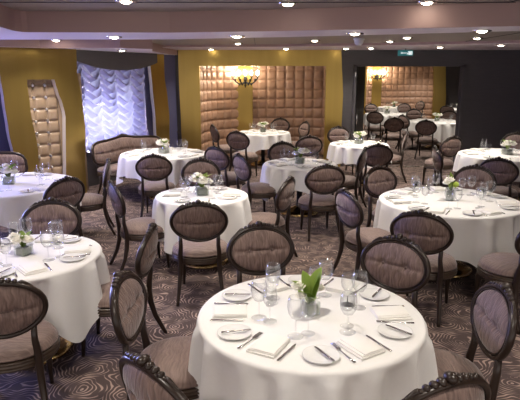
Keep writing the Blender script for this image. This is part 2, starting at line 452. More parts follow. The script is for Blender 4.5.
cloth_txt = {'near': 'cream white tablecloth on the nearest round table, lit brightest', 'right': 'white tablecloth on the big table right of centre',
 'midleft': 'white tablecloth on the small table left of centre', 'lowleft': 'white tablecloth on the table cut by lower left edge',
 'farright': 'white tablecloth on the table by the charcoal wall', 'middle': 'white pointed tablecloth on the small table below the alcove',
 'bygold': 'white tablecloth on the table at the doorway', 'alcove': 'white tablecloth on the table in the quilted alcove',
 'sofa': 'white tablecloth on the table in front of the sofa', 'left': 'bluish white tablecloth on the table at the left edge',
 'next': 'white tablecloth on the nearest table beyond the doorway', 'nextleft': 'bluish white tablecloth on the left table beyond the doorway',
 'nextfar': 'white tablecloth on the farthest table beyond the doorway', 'nextright': 'white tablecloth on the right table beyond the doorway'}
flower_txt = {'near': 'cube vase of cream roses and broad green leaves on the nearest table', 'right': 'tall narrow vase of white flowers and lime bloom on right table'}
tproto = {}
def dirword(a):
    a = math.degrees(a) % 360
    return ['right', 'back right', 'back', 'back left', 'left', 'front left', 'front', 'front right'][int((a+22.5)//45) % 8]
protos = {}
def inst(key, maker):
    """the first call hands out the built thing, later calls copies of it and its parts"""
    if key not in protos: protos[key] = [maker(), False]
    p = protos[key]
    if not p[1]: p[1] = True; return p[0]
    return clone(p[0])
def put(o, x, y, z, rz, label, cat, group=None):
    o.location = (x, y, z); o.rotation_euler = (0, 0, rz); tag(o, label, cat, group); return o
for ti, (key, (px, py, R, n, a0, ph, fk, det)) in enumerate(TABLES.items()):
    c = at_z(px, py, ZT)
    TC[key] = (c, R)
    far = det == 0
    t = inst(('table', R), lambda: make_table(R))
    put(t, c.x, c.y, 0, 0, 'round pedestal table with brass foot, under the cloth of '+ph, 'table', 'round tables')
    hg = {'near': (.42, .56), 'midleft': (.44, .52), 'right': (.40, .60)}.get(key, (.31, .52))
    rots = {'near': .5, 'right': math.radians(-70-45), 'lowleft': math.radians(-35-45), 'middle': math.radians(-60-45), 'midleft': math.radians(20)}
    cl = make_cloth(R, rots.get(key, ti*.7), ti+3, hg, 17 if R > .6 else 13)
    cl.location = (c.x, c.y, 0); tag(cl, cloth_txt[key], 'tablecloth', 'white tablecloths')
    if key == 'near': fr = math.radians(25)
    else: fr = ti*.9
    f = make_flowers(fk, ti*5+1) if key in ('near', 'right', 'lowleft') else inst('flowers2', lambda: make_flowers(2, 9))
    put(f, c.x, c.y, ZT-.004, fr, flower_txt.get(key, 'small vase of white roses in the centre of '+ph), 'flower vase', 'table flower vases')
    f.scale = (1.2,)*3 if key == 'near' else ((1.2,)*3 if key in ('right', 'lowleft') else (1.7,)*3)
    nr = R-.165; rp = R-.135
    for i in range(n):
        a = math.radians(a0)+2*PI*i/n
        d = Vector((math.cos(a), math.sin(a), 0)); tn = Vector((-d.y, d.x, 0))  # tn points to the diner's right
        jit = random.uniform(-.04, .04)
        w = dirword(a)
        def pos(r, s): return c + d*r + tn*s
        rot = a+PI/2   # local +y of cutlery points to the table centre
        p = pos(nr, 0); put(inst('napkin', make_napkin), p.x, p.y, ZT-.003, rot+jit*2+.12, 'folded white napkin at the %s of %s' % (w, ph), 'napkin', 'folded napkins')
        ap = a-(.47 if R < .7 else .33)*(1 if n != 4 else 1.1)
        q = c+Vector((math.cos(ap), math.sin(ap), 0))*rp
        wp = w
        put(inst('plate', make_plate), q.x, q.y, ZT-.003, 0, 'white side plate beside the %s napkin on %s' % (wp, ph), 'plate', 'white side plates')
        if det >= 1:
            bk = inst('butter', lambda: make_knife(.165, 'butter_knife'))
            put(bk, q.x+.012, q.y, ZT+.0115, ap+PI/2+(.5 if i % 2 else -.3), 'butter knife on the side plate, %s of %s' % (wp, ph), 'knife', 'butter knives')
            p = pos(nr+.0, .105); put(inst('knife', make_knife), p.x, p.y, ZT-.003, rot+.05+jit, 'steel table knife at the %s of %s' % (w, ph), 'knife', 'table knives')
            p = pos(nr+.0, -.105); put(inst('fork', make_fork), p.x, p.y, ZT-.003, rot-.04+jit, 'steel table fork at the %s of %s' % (w, ph), 'fork', 'table forks')
        gp = [(nr-.165, .075, True, 'left'), (nr-.225, .150 if R > .7 else .115, False, 'right')]
        if R < .6: gp = [(nr-.15, .10, True, 'left'), (nr-.185, .185, False, 'right')]
        for rr, ss, big, lr in gp:
            p = pos(rr, ss+jit)
            if det == 0 and i % 2 and not big: continue
            mkk = (lambda b=big: make_glass(b, True)) if det == 2 else (lambda b=big: make_glass(b, False))
            put(inst(('glass', big, det == 2), mkk), p.x, p.y, ZT-.003, 0,
                '%s stemmed glass at the %s of %s' % ('large' if big else 'small', w, ph), 'wine glass', 'stemmed wine glasses')

# ------------------------------------------------------------------ chairs
CH = [
 # oval px, py, table or heading, turn, label
 (261, 251, 'near', 0, 'chair facing us behind the nearest table, left one, two buttons visible'),
 (394, 266, 'near', 0, 'chair facing us behind the nearest table, right one, bluish frame edge'),
 (131, 308, 'near', 0, 'chair left of the nearest table, bead carved frame turned sideways'),
 (491, 321, 'near', 4, 'chair right of the nearest table, carved crest at the right edge'),
 (158, 399, 'near', -5, 'chair at bottom edge left, only its beaded crest and back top show'),
 (436, 416, 'near', 0, 'chair at bottom edge right, only the beaded crest shows'),
 (421, 233, 'right', 0, 'chair with its back to us at the front of the big right table'),
 (349, 209, 'right', 0, 'violet lit chair sideways at the left of the big right table'),
 (390, 185, 'right', 0, 'chair facing us behind the big right table, left one'),
 (474, 182, 'right', 0, 'chair facing us behind the big right table, right one'),
 (541, 238, 'right', 10, 'chair at right edge, only the round seat and rail show'),
 (199, 222, 'midleft', 0, 'chair with its back to us in front of the small left centre table'),
 (201, 174, 'midleft', 0, 'chair facing us behind the small left centre table'),
 (118, 200, 'midleft', 8, 'chair left of the small left centre table, oval back turned sideways'),
 (285, 195, 'midleft', -20, 'violet lit chair right of the small left centre table, seen edge on'),
 (52, 222, 'lowleft', 0, 'chair facing us behind the lower left table'),
 (146, 251, 'lowleft', -5, 'chair right of the lower left table, seen edge on with shiny frame'),
 (-1, 309, 'lowleft', 0, 'chair with its back to us at lower left corner'),
 (498, 172, 'farright', 0, 'dark chair with its back to us at the charcoal wall table'),
 (438, 160, 'farright', -30, 'violet chair seen edge on, left of the charcoal wall table'),
 (516, 143, 'farright', 0, 'chair against the charcoal wall at the right edge'),
 (451, 147, 25, 0, 'chair standing at the right side of the doorway'),
 (325, 180, 'middle', 0, 'chair with its back to us at the small table below the alcove'),
 (283, 154, 'middle', 0, 'chair facing us behind the small table below the alcove'),
 (242, 168, 'middle', 0, 'violet lit chair left of the small table below the alcove'),
 (361, 161, 'middle', -30, 'violet lit chair right of the small table below the alcove'),
 (339, 136, 'bygold', 0, 'chair facing us in front of the gold pillar'),
 (377, 156, 'bygold', 0, 'dark chair in front of the doorway table, back to us'),
 (404, 142, 'bygold', -25, 'chair right of the doorway table, turned sideways'),
 (215, 134, 'alcove', 0, 'chair at left end of the alcove beside quilted wall'),
 (238, 141, 'alcove', -10, 'violet lit chair at front left of the alcove table'),
 (280, 126, 'alcove', 0, 'chair behind the alcove table against the quilted wall'),
 (304, 130, 'alcove', 0, 'chair at the back right of the alcove, oval toward us'),
 (309, 146, 'alcove', -10, 'violet chair at the front right of the alcove table'),
 (217, 159, -38, 0, 'chair standing alone between sofa table and alcove, back to us'),
 (154, 168, 'sofa', 0, 'chair with its back to us in front of the sofa table'),
 (105, 175, 'left', -12, 'chair seen edge on between the sofa and left edge table'),
 (61, 194, 'left', 0, 'chair with its back to us at the left edge table'),
 (426, 128, 'next', 0, 'chair with its back to us just beyond the doorway'),
 (407, 122, 'next', 0, 'chair beyond the doorway, left of the nearest table there'),
 (414, 115, 'next', 0, 'chair beyond the doorway, back left of the nearest table there'),
 (449, 117, 'next', 0, 'chair beyond the doorway, facing us behind the nearest table there'),
 (375, 118, 'nextleft', 0, 'chair beyond the doorway with its back to us at the left table'),
 (394, 125, 'nextleft', 0, 'chair beyond the doorway seen edge on right of the left table'),
 (371, 109, 'nextleft', 0, 'violet chair beyond the doorway, behind the left table at left'),
 (404, 108.5, 'nextleft', 0, 'violet chair beyond the doorway, behind the left table at right'),
 (405, 103.5, 200, 0, 'farthest chair beyond the doorway against the quilted wall'),
 (420, 106, 'nextfar', 0, 'chair beyond the doorway in front of the quilted wall, at right'),
 (447, 111, 'nextright', 0, 'violet chair beyond the doorway, beside the right table there'),
]
chairs = []
for px, py, tb, turn, lab in CH:
    b = at_z(px, py, .765)
    if isinstance(tb, str):
        c, R = TC[tb]; v = Vector((c.x-b.x, c.y-b.y)); hd = math.atan2(v.y, v.x)-PI/2+math.radians(turn); dist = v.length
    else: hd = math.radians(tb); dist = 0; R = 0
    f = Vector((-math.sin(hd), math.cos(hd), 0))
    s = b+f*.27
    if isinstance(tb, str):
        w_ = Vector((s.x-c.x, s.y-c.y, 0)); gmin = R+(.05 if tb == 'near' else .07)
        if w_.length < gmin: w_ = w_.normalized()*gmin; s = Vector((c.x+w_.x, c.y+w_.y, 0))
    o = inst('chair', make_chair); o.location = (s.x, s.y, 0); o.rotation_euler = (0, 0, hd)
    tag(o, lab, 'chair', 'oval back dining chairs')
    if isinstance(tb, str):
        gap = (Vector((s.x-c.x, s.y-c.y)).length)-R
        print('CHAIR %-9s back(%.2f,%.2f) seat gap to table edge %.2f  %s' % (tb, b.x, b.y, gap, lab[:40]))
    chairs.append(o)

# ------------------------------------------------------------------ sofas
def make_sofa(W=.80):
    r = empty('sofa')
    bm = bmesh.new()
    def topz(u): return .915+.022*math.exp(-(u/.22)**2)+.012*math.cos(u*PI*1.7)
    def sp(u, v, y):     # u -1..1, v 0..1
        e = (1-abs(u)**6)**.35
        zt, zb = topz(u), .50; mid = (zt+zb)/2; hh = (zt-zb)/2*e
        z = mid+hh*(2*v-1); return Vector((u*W, -.30-(z-.5)*.20+y+.16*u*u, z))
    nu, nv = 72, 18
    for sd in (1, -1):
        g = []
        for i in range(nu+1):
            u = -1+2*i/nu; row = []
            for j in range(nv+1):
                v = j/nv; d = .055*max(0, (1-abs(2*v-1)**3))**.6*max(0, 1-abs(u)**8)**.5
                for bu in (-.75, -.45, -.15, .15, .45, .75):
                    d *= 1-.6*math.exp(-(((u-bu)*W/.03)**2+((v-.5)/.08)**2))
                d *= 1-.35*math.exp(-((v-.5)/.035)**2)
                row.append(bm.verts.new(sp(u*.985, .03+.94*v, sd*(d+.004))))
            g.append(row)
        for a, b in zip(g, g[1:]):
            for j in range(nv): bm.faces.new((a[j], a[j+1], b[j+1], b[j]))
    back = mk('backrest', bm, FAB, r)
    for bu in (-.75, -.45, -.15, .15, .45, .75):
        bm = bmesh.new(); ball(bm, sp(bu, .5, .026), .010, (1, .7, 1), 2); mk('button', bm, BUT, back)
    bm = bmesh.new(); loop = [sp(-.995+1.99*i/60, 1, 0) for i in range(61)]+[sp(.995-1.99*i/60, 0, 0) for i in range(61)]
    tube(bm, loop, .024, 8, True); mk('back_frame', bm, WOOD, r)
    bm = bmesh.new()
    for k in range(-3, 4): ball(bm, sp(k*.04, 1, .0)+Vector((0, 0, .028-.002*abs(k))), .020-.002*abs(k), (1, 1.1, 1), 2)
    mk('carved_crest', bm, WOOD, r)
    bm = bmesh.new()
    def outl(k, g):   # seat outline, kidney following the back
        pts = []
        for i in range(25):
            u = -1+2*i/24; pts.append((u*(W-.02)*g, -.27+.16*u*u))
        for i in range(25):
            u = 1-2*i/24; pts.append((u*(W-.02)*g, .26*g-.10*u*u*u*u))
        return pts
    def prism(bm, z0, z1, g, dome=0):
        p = outl(0, g); a = [bm.verts.new((x, y, z0)) for x, y in p]; b = [bm.verts.new((x, y, z1)) for x, y in p]
        for i in range(len(p)): j = (i+1) % len(p); bm.faces.new((a[i], a[j], b[j], b[i]))
        bm.faces.new(a[::-1])
        if dome:
            c = [bm.verts.new((x*.94, y*.9, z1+dome)) for x, y in p]
            for i in range(len(p)): j = (i+1) % len(p); bm.faces.new((b[i], b[j], c[j], c[i]))
            bm.faces.new(c)
        else: bm.faces.new(b)
    prism(bm, .415, .475, 1.0, .02); mk('seat', bm, FABS, r)
    bm = bmesh.new(); prism(bm, .35, .413, 1.0); mk('seat_rail', bm, RAILM, r)
    for x, y in ((-.7, .10), (.7, .10), (-.68, -.16), (.68, -.16)):
        bm = bmesh.new(); sy = .02 if y > 0 else -.10
        tube(bm, [(x, y, .36), (x, y, .25), (x, y+sy*.5, .1), (x, y+sy, 0)], [.028, .024, .018, .015], 8, sq=.6); mk('leg', bm, WOOD, r)
    for s in (-1, 1):
        bm = bmesh.new(); tube(bm, [sp(s*.90, 0.1, 0), (s*.71, -.22+.02, .42), (s*.70, -.19, .38)], [.02, .024, .026], 8); mk('back_post', bm, WOOD, r)
    return r
sL, sR = at_z(94, 160, .72), at_z(167, 152, .72)
sL = Vector((-2.90, 9.20, 0)); sR = Vector((-1.85, 10.55, 0))
mid = (sL+sR)/2; hd = math.atan2(sR.y-sL.y, sR.x-sL.x)-PI
hd = math.atan2(sR.y-sL.y, sR.x-sL.x)+PI
fw = Vector((-math.sin(hd), math.cos(hd), 0))
sofa = inst('sofa', make_sofa); put(sofa, mid.x+fw.x*.2, mid.y+fw.y*.2, 0, hd, 'long curved taupe sofa with dark carved frame beneath the window', 'sofa', 'curved sofas')
sofa2 = inst('sofa', make_sofa); hd2 = math.radians(40+180)
b2 = at_z(-30, 168, .74)
put(sofa2, b2.x+.1, b2.y-.15, 0, hd2, 'curved taupe sofa cut by the left edge, behind left edge table', 'sofa', 'curved sofas')

# ------------------------------------------------------------------ the room
def struct(name, bm, mats, smooth=False):
    o = mk(name, bm, mats, None, smooth); o['kind'] = 'structure'; return o
def quad(bm, *p, mi=0):
    f = bm.faces.new([bm.verts.new(q) for q in p]); f.material_index = mi; return f
WY = 12.3; FY = 24.5; ZC = 2.68
bm = bmesh.new(); box(bm, (2.2, 11, -.05), (18.4, 28.5, .1)); struct('floor', bm, CARPET)
# wall helper: rows of outlines in a wall's own frame, thickened
def wall_frame(p0, p1):
    u = Vector((p1[0]-p0[0], p1[1]-p0[1], 0)).normalized(); n = Vector((u.y, -u.x, 0))   # n faces the camera side
    return lambda s, z, d=0.: Vector((p0[0], p0[1], 0))+u*s+n*d+Vector((0, 0, z))
def slab(name, fr, rows, thick, mats, hole=None, parent=None):
    """rows: (z, left, right[, hole_left, hole_right]) from low to high; face at depth thick, back at 0"""
    bm = bmesh.new()
    def strip(L, Rr):
        n = len(rows)
        g = []
        for i in range(n):
            z = rows[i][0]; l, r = L(i), Rr(i)
            g.append([bm.verts.new(fr(l, z, thick)), bm.verts.new(fr(r, z, thick)), bm.verts.new(fr(r, z, 0)), bm.verts.new(fr(l, z, 0))])
        return g
    def skin(g, i0, i1):
        for i in range(i0, i1):
            a, b = g[i], g[i+1]
            for k, mi in ((0, 0), (1, 1), (2, 0), (3, 1)):
                j = (k+1) % 4; f = bm.faces.new((a[k], a[j], b[j], b[k])); f.material_index = min(mi, len(mats)-1)
        f = bm.faces.new(g[i0]); f = bm.faces.new(g[i1])
    if hole is None:
        g = strip(lambda i: rows[i][1], lambda i: rows[i][2]); skin(g, 0, len(rows)-1)
    else:
        h = hole
        g1 = strip(lambda i: rows[i][1], lambda i: rows[i][3]); skin(g1, 0, h)
        g2 = strip(lambda i: rows[i][4], lambda i: rows[i][2]); skin(g2, 0, h)
        g3 = strip(lambda i: rows[i][1], lambda i: rows[i][2]); skin(g3, h, len(rows)-1)
    return mk(name, bm, mats, parent, False)
def interp(pts, y):
    pts = sorted(pts)
    if y <= pts[0][0]: return pts[0][1]
    for (a, b), (c, d) in zip(pts, pts[1:]):
        if y <= c:
            t = (y-a)/(c-a); t = t*t*(3-2*t)*.5+t*.5; return b+(d-b)*t
    return pts[-1][1]
def edge(p0, p1, pxs, z):
    """wavy edge measured as (py, px) pairs -> distance along the wall at height z"""
    # find py whose ray meets the wall at height z
    lo, hi = -50., 420.
    for _ in range(30):
        m = (lo+hi)/2; px = interp(pxs, m); s, zz = on_wall(px, m, p0, p1)
        if zz > z: lo = m
        else: hi = m
    return s
# --- left wall, front part with the wavy gold panel
A0, A1 = (-5.75, 7.1), (-3.12, 9.42)
frA = wall_frame((A0[0]-.19, A0[1]+.21), (A1[0]-.19, A1[1]+.21))
PA0, PA1 = A0, A1
LA = math.hypot(A1[0]-A0[0], A1[1]-A0[1])
zs = [i*.09 for i in range(29)]+[2.62]
left_e = [(40, -6), (75, 0), (100, 4), (130, 8.5), (160, 15), (200, 18), (260, 14)]
right_e = [(40, 76), (72, 77), (100, 82), (130, 85.5), (160, 85), (193, 87), (260, 88)]
nl_e = [(60, 26.5), (80, 27), (110, 30.5), (150, 38), (200, 42)]
nr_e = [(60, 54), (80, 54.5), (92, 58), (103, 62.5), (115, 65.5), (165, 66), (200, 66)]
ntop = on_wall(40, 79.5, PA0, PA1)[1]
zs = [z for z in zs if abs(z-ntop) > .04]+[ntop]; zs.sort(); hi_ = zs.index(ntop)
rows = []
for z in zs:
    rows.append((z, edge(PA0, PA1, left_e, z), edge(PA0, PA1, right_e, z), edge(PA0, PA1, nl_e, z), edge(PA0, PA1, nr_e, z)))
frP = wall_frame(PA0, PA1)
fp = lambda s, z, d=0.: frP(s, z, d-.14)
o = slab('trim_1', fp, rows, .14, [GOLD, PALE], hole=hi_); o['kind'] = 'structure'
# quilt behind the opening
def quilt_mesh(path, z0, cell, nrow, bulge, mats, name, dens=10, parent=None):
    """path: function s -> (point, normal); ncol cells"""
    bm = bmesh.new(); P, ncol = path
    nu, nv = ncol*dens, nrow*dens; g = []
    for i in range(nu+1):
        s = i/dens*cell; p, n = P(s); row = []; u = (i % dens)/dens
        for j in range(nv+1):
            v = (j % dens)/dens
            d = bulge*((1-abs(2*u-1)**3)*(1-abs(2*v-1)**3))**.55
            row.append(bm.verts.new((p[0]+n[0]*d, p[1]+n[1]*d, z0+j/dens*cell)))
        g.append(row)
    for a, b in zip(g, g[1:]):
        for j in range(nv): bm.faces.new((a[j], a[j+1], b[j+1], b[j]))
    return mk(name, bm, mats, parent)
u = Vector((PA1[0]-PA0[0], PA1[1]-PA0[1], 0)).normalized(); nrm = Vector((u.y, -u.x, 0))
Q0 = (PA0[0]-nrm.x*.20, PA0[1]-nrm.y*.20); Q1 = (PA1[0]-nrm.x*.20, PA1[1]-nrm.y*.20)
sa_, sb_ = on_wall(32.5, 90, Q0, Q1)[0], on_wall(44.5, 90, Q0, Q1)[0]
cellA = sb_-sa_; s0 = sa_-cellA; nrA = 11
print('cellA', cellA)
def PA(s):
    q = Vector((PA0[0], PA0[1], 0))+u*(s0+s)-nrm*.20; return (q.x, q.y), (nrm.x, nrm.y)
qp = quilt_mesh((PA, 3), ntop-cellA*nrA+.10, cellA, nrA, .045, QUILT2, 'quilted_panel')
tag(qp, 'champagne quilted leather panel with crystal studs in the wavy gold wall', 'wall panel')
for i in (1, 2):
    for j in range(1, nrA):
        bm = bmesh.new(); q, n_ = PA(i*cellA); ball(bm, (q[0]+n_[0]*.022, q[1]+n_[1]*.022, ntop-cellA*nrA+.10+j*cellA), .029, (1, 1, 1), 1)
        mk('crystal_stud', bm, CRYST, qp, False)
bm = bmesh.new()
e0 = Vector((PA0[0], PA0[1], 0))+u*(s0+cellA*3)-nrm*.19; e1 = Vector((PA0[0], PA0[1], 0))+u*(s0+cellA*3+.42)-nrm*.14
quad(bm, (e0.x, e0.y, 0), (e1.x, e1.y, 0), (e1.x, e1.y, ntop+.1), (e0.x, e0.y, ntop+.1)); struct('trim_11', bm, QUILT2)
# wall behind the panel, window light put into its violet colour, window left of the frame
def flat_wall(name, p0, p1, z0, z1, mat, th=.1):
    bm = bmesh.new(); f = wall_frame(p0, p1); L = math.hypot(p1[0]-p0[0], p1[1]-p0[1])
    v = [bm.verts.new(f(s, z, d)) for s in (0, L) for z in (z0, z1) for d in (0, -th)]
    for q in ((0, 2, 6, 4), (1, 5, 7, 3), (0, 4, 5, 1), (2, 3, 7, 6), (0, 1, 3, 2), (4, 6, 7, 5)): bm.faces.new([v[k] for k in q])
    return struct(name, bm, mat)
off = nrm*-.26
def pA(s): q = Vector((PA0[0], PA0[1], 0))+u*s+off; return (q.x, q.y)
flat_wall('wall_left', pA(.95), pA(LA+.02), 0, 2.62, PURPW)
flat_wall('wall_left', pA(-1.3), pA(.95), 0, .7, PURPW)
flat_wall('wall_left', pA(-1.3), pA(.95), 2.3, 2.62, PURPW)
flat_wall('wall_left', (-6.4, -2.5), pA(-1.3), 0, 2.62, DARKW)
# --- window wall
B0, B1 = (-3.42, 9.62), (-1.80, 12.42)
LB = math.hypot(B1[0]-B0[0], B1[1]-B0[1]); frB = wall_frame(B0, B1)
def sB(px, py=110): return on_wall(px, py, B0, B1)[0]
w0, w1 = sB(78, 110)-.25, sB(141, 110); wz0, wz1 = .72, 2.28
def ptB(s): q = frB(s, 0); return (q.x, q.y)
flat_wall('wall_window', ptB(-.3), ptB(w0), 0, 2.6, DARKW)
flat_wall('wall_window', ptB(w0), ptB(w1), 0, wz0, DARKW)
flat_wall('wall_window', ptB(w0), ptB(w1), wz1, 2.6, DARKW)
flat_wall('wall_window', ptB(w1), ptB(LB), 0, 2.6, PURPW)
def window(fr, a, b, z0, z1, name):
    bm = bmesh.new()
    for s, z, ds, dz in (((a+b)/2, z0+.03, b-a, .06), ((a+b)/2, z1-.03, b-a, .06), (a+.03, (z0+z1)/2, .06, z1-z0), (b-.03, (z0+z1)/2, .06, z1-z0)):
        vs = [bm.verts.new(fr(s+i*ds/2, z+k*dz/2, -.07+j*.03)) for i in (-1, 1) for j in (-1, 1) for k in (-1, 1)]
        for q in ((0, 1, 3, 2), (4, 6, 7, 5), (0, 4, 5, 1), (2, 3, 7, 6), (0, 2, 6, 4), (1, 5, 7, 3)): bm.faces.new([vs[t] for t in q])
    o = struct(name, bm, WHITEP)
    bm = bmesh.new(); quad(bm, fr(a, z0, -.07), fr(b, z0, -.07), fr(b, z1, -.07), fr(a, z1, -.07)); mk('pane', bm, GLASS, o, False)
window(frB, w0, w1, wz0, wz1, 'window_1')
# festoon blind
bm = bmesh.new(); nu, nv = 150, 220; c0, c1 = w0-.05, w1+.05; zb, zt_ = .66, 2.33; g = []
ncol = 5
for i in range(nu+1):
    uu = i/nu*ncol; fu = uu % 1; row = []
    e = abs(2*fu-1)             # 1 at the gathered tapes, 0 in mid swag
    for j in range(nv+1):
        z = zb+(zt_-zb)*j/nv
        ci = math.floor(uu-1e-6); sag = .16*(1-e**1.25)
        nz_ = noise.noise(Vector((uu*1.3, z*2.5, 3.1))); n2 = noise.noise(Vector((uu*5, z*9, 7.7)))
        ph_ = (z+sag)*2*PI/(.150+.02*math.sin(ci*2.3))+ci*1.9+2.6*nz_
        fold = .5+.5*math.sin(ph_)
        d = .13*(fold**1.3)*(.55+.45*(1-e**2))*(1+.7*nz_)+.030*(1-e**2)+.022*n2+.010*math.sin(ph_*2+2*n2)
        row.append(bm.verts.new(frB(c0+(c1-c0)*i/nu, z, .03+d)))
    g.append(row)
for a, b in zip(g, g[1:]):
    for j in range(nv): bm.faces.new((a[j], a[j+1], b[j+1], b[j]))
tag(mk('festoon_blind', bm, SATIN), 'shiny lilac white ruched satin blind covering the window', 'curtain')
# valance with a curved lower edge
bm = bmesh.new(); n = 30; pr = None
va, vb = w0-.1, sB(148, 60)
for i in range(n+1):
    s = va+(vb-va)*i/n; px_t = i/n
    zlow = 2.28-.16*math.sin(PI*min(1, max(0, (px_t-.08)/.92)))**.8
    ring = [bm.verts.new(frB(s, zlow, .25)), bm.verts.new(frB(s, 2.64, .25)), bm.verts.new(frB(s, 2.64, .22)), bm.verts.new(frB(s, zlow, .22))]
    if pr:
        for k in range(4): bm.faces.new((pr[k], pr[(k+1) % 4], ring[(k+1) % 4], ring[k]))
    pr = ring
tag(mk('window_valance', bm, DARKW, None, False), 'charcoal valance with curved lower edge above the satin blind', 'valance')
# gold strip right of the window
gl = [(40, 149), (60, 150), (90, 152.7), (117, 155.5), (140, 156.5), (200, 157)]
gr = [(40, 163.5), (60, 164), (78, 164.7), (96, 167.6), (117, 169.5), (200, 169.5)]
G0 = (B0[0]+.12*.87, B0[1]-.12*.5); G1 = (B1[0]+.12*.87, B1[1]-.12*.5)
frG = wall_frame(G0, G1); zg = [i*.13 for i in range(21)]
o = slab('trim_2', lambda s, z, d=0.: frG(s, z, d-.08), [(z, edge(G0, G1, gl, z), edge(G0, G1, gr, z)) for z in zg], .08, [GOLD, PALE]); o['kind'] = 'structure'
# --- far wall: gold with the alcove, charcoal with the doorway
W0, W1 = (-3., WY), (8., WY); frW = wall_frame(W0, W1)
def sX(px, py, Y=WY): return at_y(px, py, Y).x
gL = [(40, 178), (78, 179), (117, 181), (180, 184)]; gR = [(40, 341), (66, 341.5), (90, 343), (110, 342), (130, 341), (180, 340)]
zal = at_y(262, 66, WY).z; zdo = at_y(400, 64.5, WY).z; xal, xar = sX(200, 90), sX(325.5, 90)
print('alcove top', zal, 'door top', zdo, 'x', xal, xar, 'wall top z', at_y(260, 50, WY).z, at_z(86, 193, 0), 'panel top', ntop)
zw = sorted([0, .4, .8, 1.2, 1.6, 2.0, zal, 2.62])
rows = [(z, edge(W0, W1, gL, z), edge(W0, W1, gR, z), xal+3, xar+3) for z in zw]
o = slab('wall_back', lambda s, z, d=0.: frW(s, z, d-.12), rows, .16, [GOLD, GOLD], hole=zw.index(zal)); o['kind'] = 'structure'
# charcoal infill left of it
bm = bmesh.new(); box(bm, ((-1.95+xal)/2-.25, WY+.07, 1.31), (.9, .1, 2.62)); struct('wall_back', bm, DARKW)
xd0, xd1 = sX(353, 90), sX(463.5, 90); xg = sX(341, 90)-.1
bm = bmesh.new(); box(bm, ((xg+xd0)/2, WY+.07, 1.31), (xd0-xg, .12, 2.62)); struct('wall_back', bm, DARKW)
bm = bmesh.new(); box(bm, ((xd0+xd1)/2, WY+.07, (zdo+2.62)/2), (xd1-xd0, .12, 2.62-zdo)); struct('wall_back', bm, DARKW)
bm = bmesh.new(); box(bm, ((xd1+9)/2, WY+.07, 1.31), (9-xd1, .12, 2.62)); struct('wall_back', bm, DARKW)
# door frame and open door
o_ = mk('door_1', (lambda b: (box(b, (xd0+.03, WY+.05, zdo/2), (.06, .20, zdo)), box(b, (xd1-.03, WY+.05, zdo/2), (.06, .20, zdo)), box(b, ((xd0+xd1)/2, WY+.05, zdo-.02), (xd1-xd0, .20, .04)), b)[-1])(bmesh.new()), DARKW, None, False); o_['kind'] = 'structure'
bm = bmesh.new(); box(bm, (xd0+.26, WY+.60, zdo/2), (.05, .98, zdo-.06), -.36); lf = mk('door_leaf', bm, BLACKM, o_, False)
bm = bmesh.new(); box(bm, (xd0+.14, WY+.20, 1.05), (.03, .02, .22), 0, .005); mk('door_handle', bm, SILVER, lf)
bm = bmesh.new(); box(bm, (xd0+.035, WY-.06, zdo-.22), (.03, .02, .12), 0, .004); mk('hinge', bm, SILVER, o_)
bm = bmesh.new(); box(bm, ((xd0+xd1)/2, WY-.05, .004), (xd1-xd0, .10, .008)); struct('trim_3', bm, CHROME)
# alcove quilted wall (curved)
def spline(ctrl, npts=400):
    out = []
    P = [ctrl[0]]+ctrl+[ctrl[-1]]
    for i in range(1, len(P)-2):
        for k in range(npts//(len(ctrl)-1)):
            t = k/(npts//(len(ctrl)-1)); a, b, c, d = [Vector(P[i+q]) for q in (-1, 0, 1, 2)]
            out.append(.5*((2*b)+(-a+c)*t+(2*a-5*b+4*c-d)*t*t+(-a+3*b-3*c+d)*t**3))
    out.append(Vector(ctrl[-1])); return out
def path_of(ctrl, cell):
    pts = spline(ctrl); cum = [0]
    for a, b in zip(pts, pts[1:]): cum.append(cum[-1]+(b-a).length)
    n = round(cum[-1]/cell); real = cum[-1]/n
    def P(s):
        s = min(s, cum[-1]-1e-5); i = 0
        import bisect
        i = min(max(bisect.bisect_right(cum, s)-1, 0), len(pts)-2)
        t = (s-cum[i])/max(cum[i+1]-cum[i], 1e-9); p = pts[i].lerp(pts[i+1], t); d = (pts[i+1]-pts[i]).normalized()
        return (p.x, p.y), (d.y, -d.x)
    return P, n, real
ctrl = [(xal-.03, WY+.06), (xal-.0, WY+.6), (xal+.30, WY+1.25), (-.45, WY+1.65), (.4, WY+1.85), (1.3, WY+1.80), (2.0, WY+1.55), (2.2, WY+.9), (2.15, WY+.14)]
P_, n_, real = path_of(ctrl, .235)
qw = quilt_mesh((P_, n_), .0, real, int(2.42/real)+0, .05, QUILT, 'wall_alcove'); qw['kind'] = 'structure'
zq = int(2.42/real)*real
bm = bmesh.new(); box(bm, (.4, WY+1.05, 2.42), (4.2, 2.0, .05)); struct('ceiling', bm, CEIL)
cxs = at_y(244.5, 100, WY+1.62).x
bm = bmesh.new(); box(bm, (cxs, WY+1.62, 1.19), (.42, .12, 2.38), 0, .01); tag(struct('trim_4', bm, GOLD))
# small outline frame low on the charcoal strip
bm = bmesh.new(); a_ = at_y(174.5, 136, WY-.06)
fx, fz = a_.x, a_.z
for dx, dz, sx, sz in ((0, .09, .20, .012), (0, -.09, .20, .012), (.094, 0, .012, .19), (-.094, 0, .012, .19)): box(bm, (fx+dx, WY-.0, fz+dz), (sx, .03, sz))
tag(mk('wall_plate_frame', bm, CHROME, None, False), 'thin pale square frame low on the charcoal strip beside gold wall', 'frame')
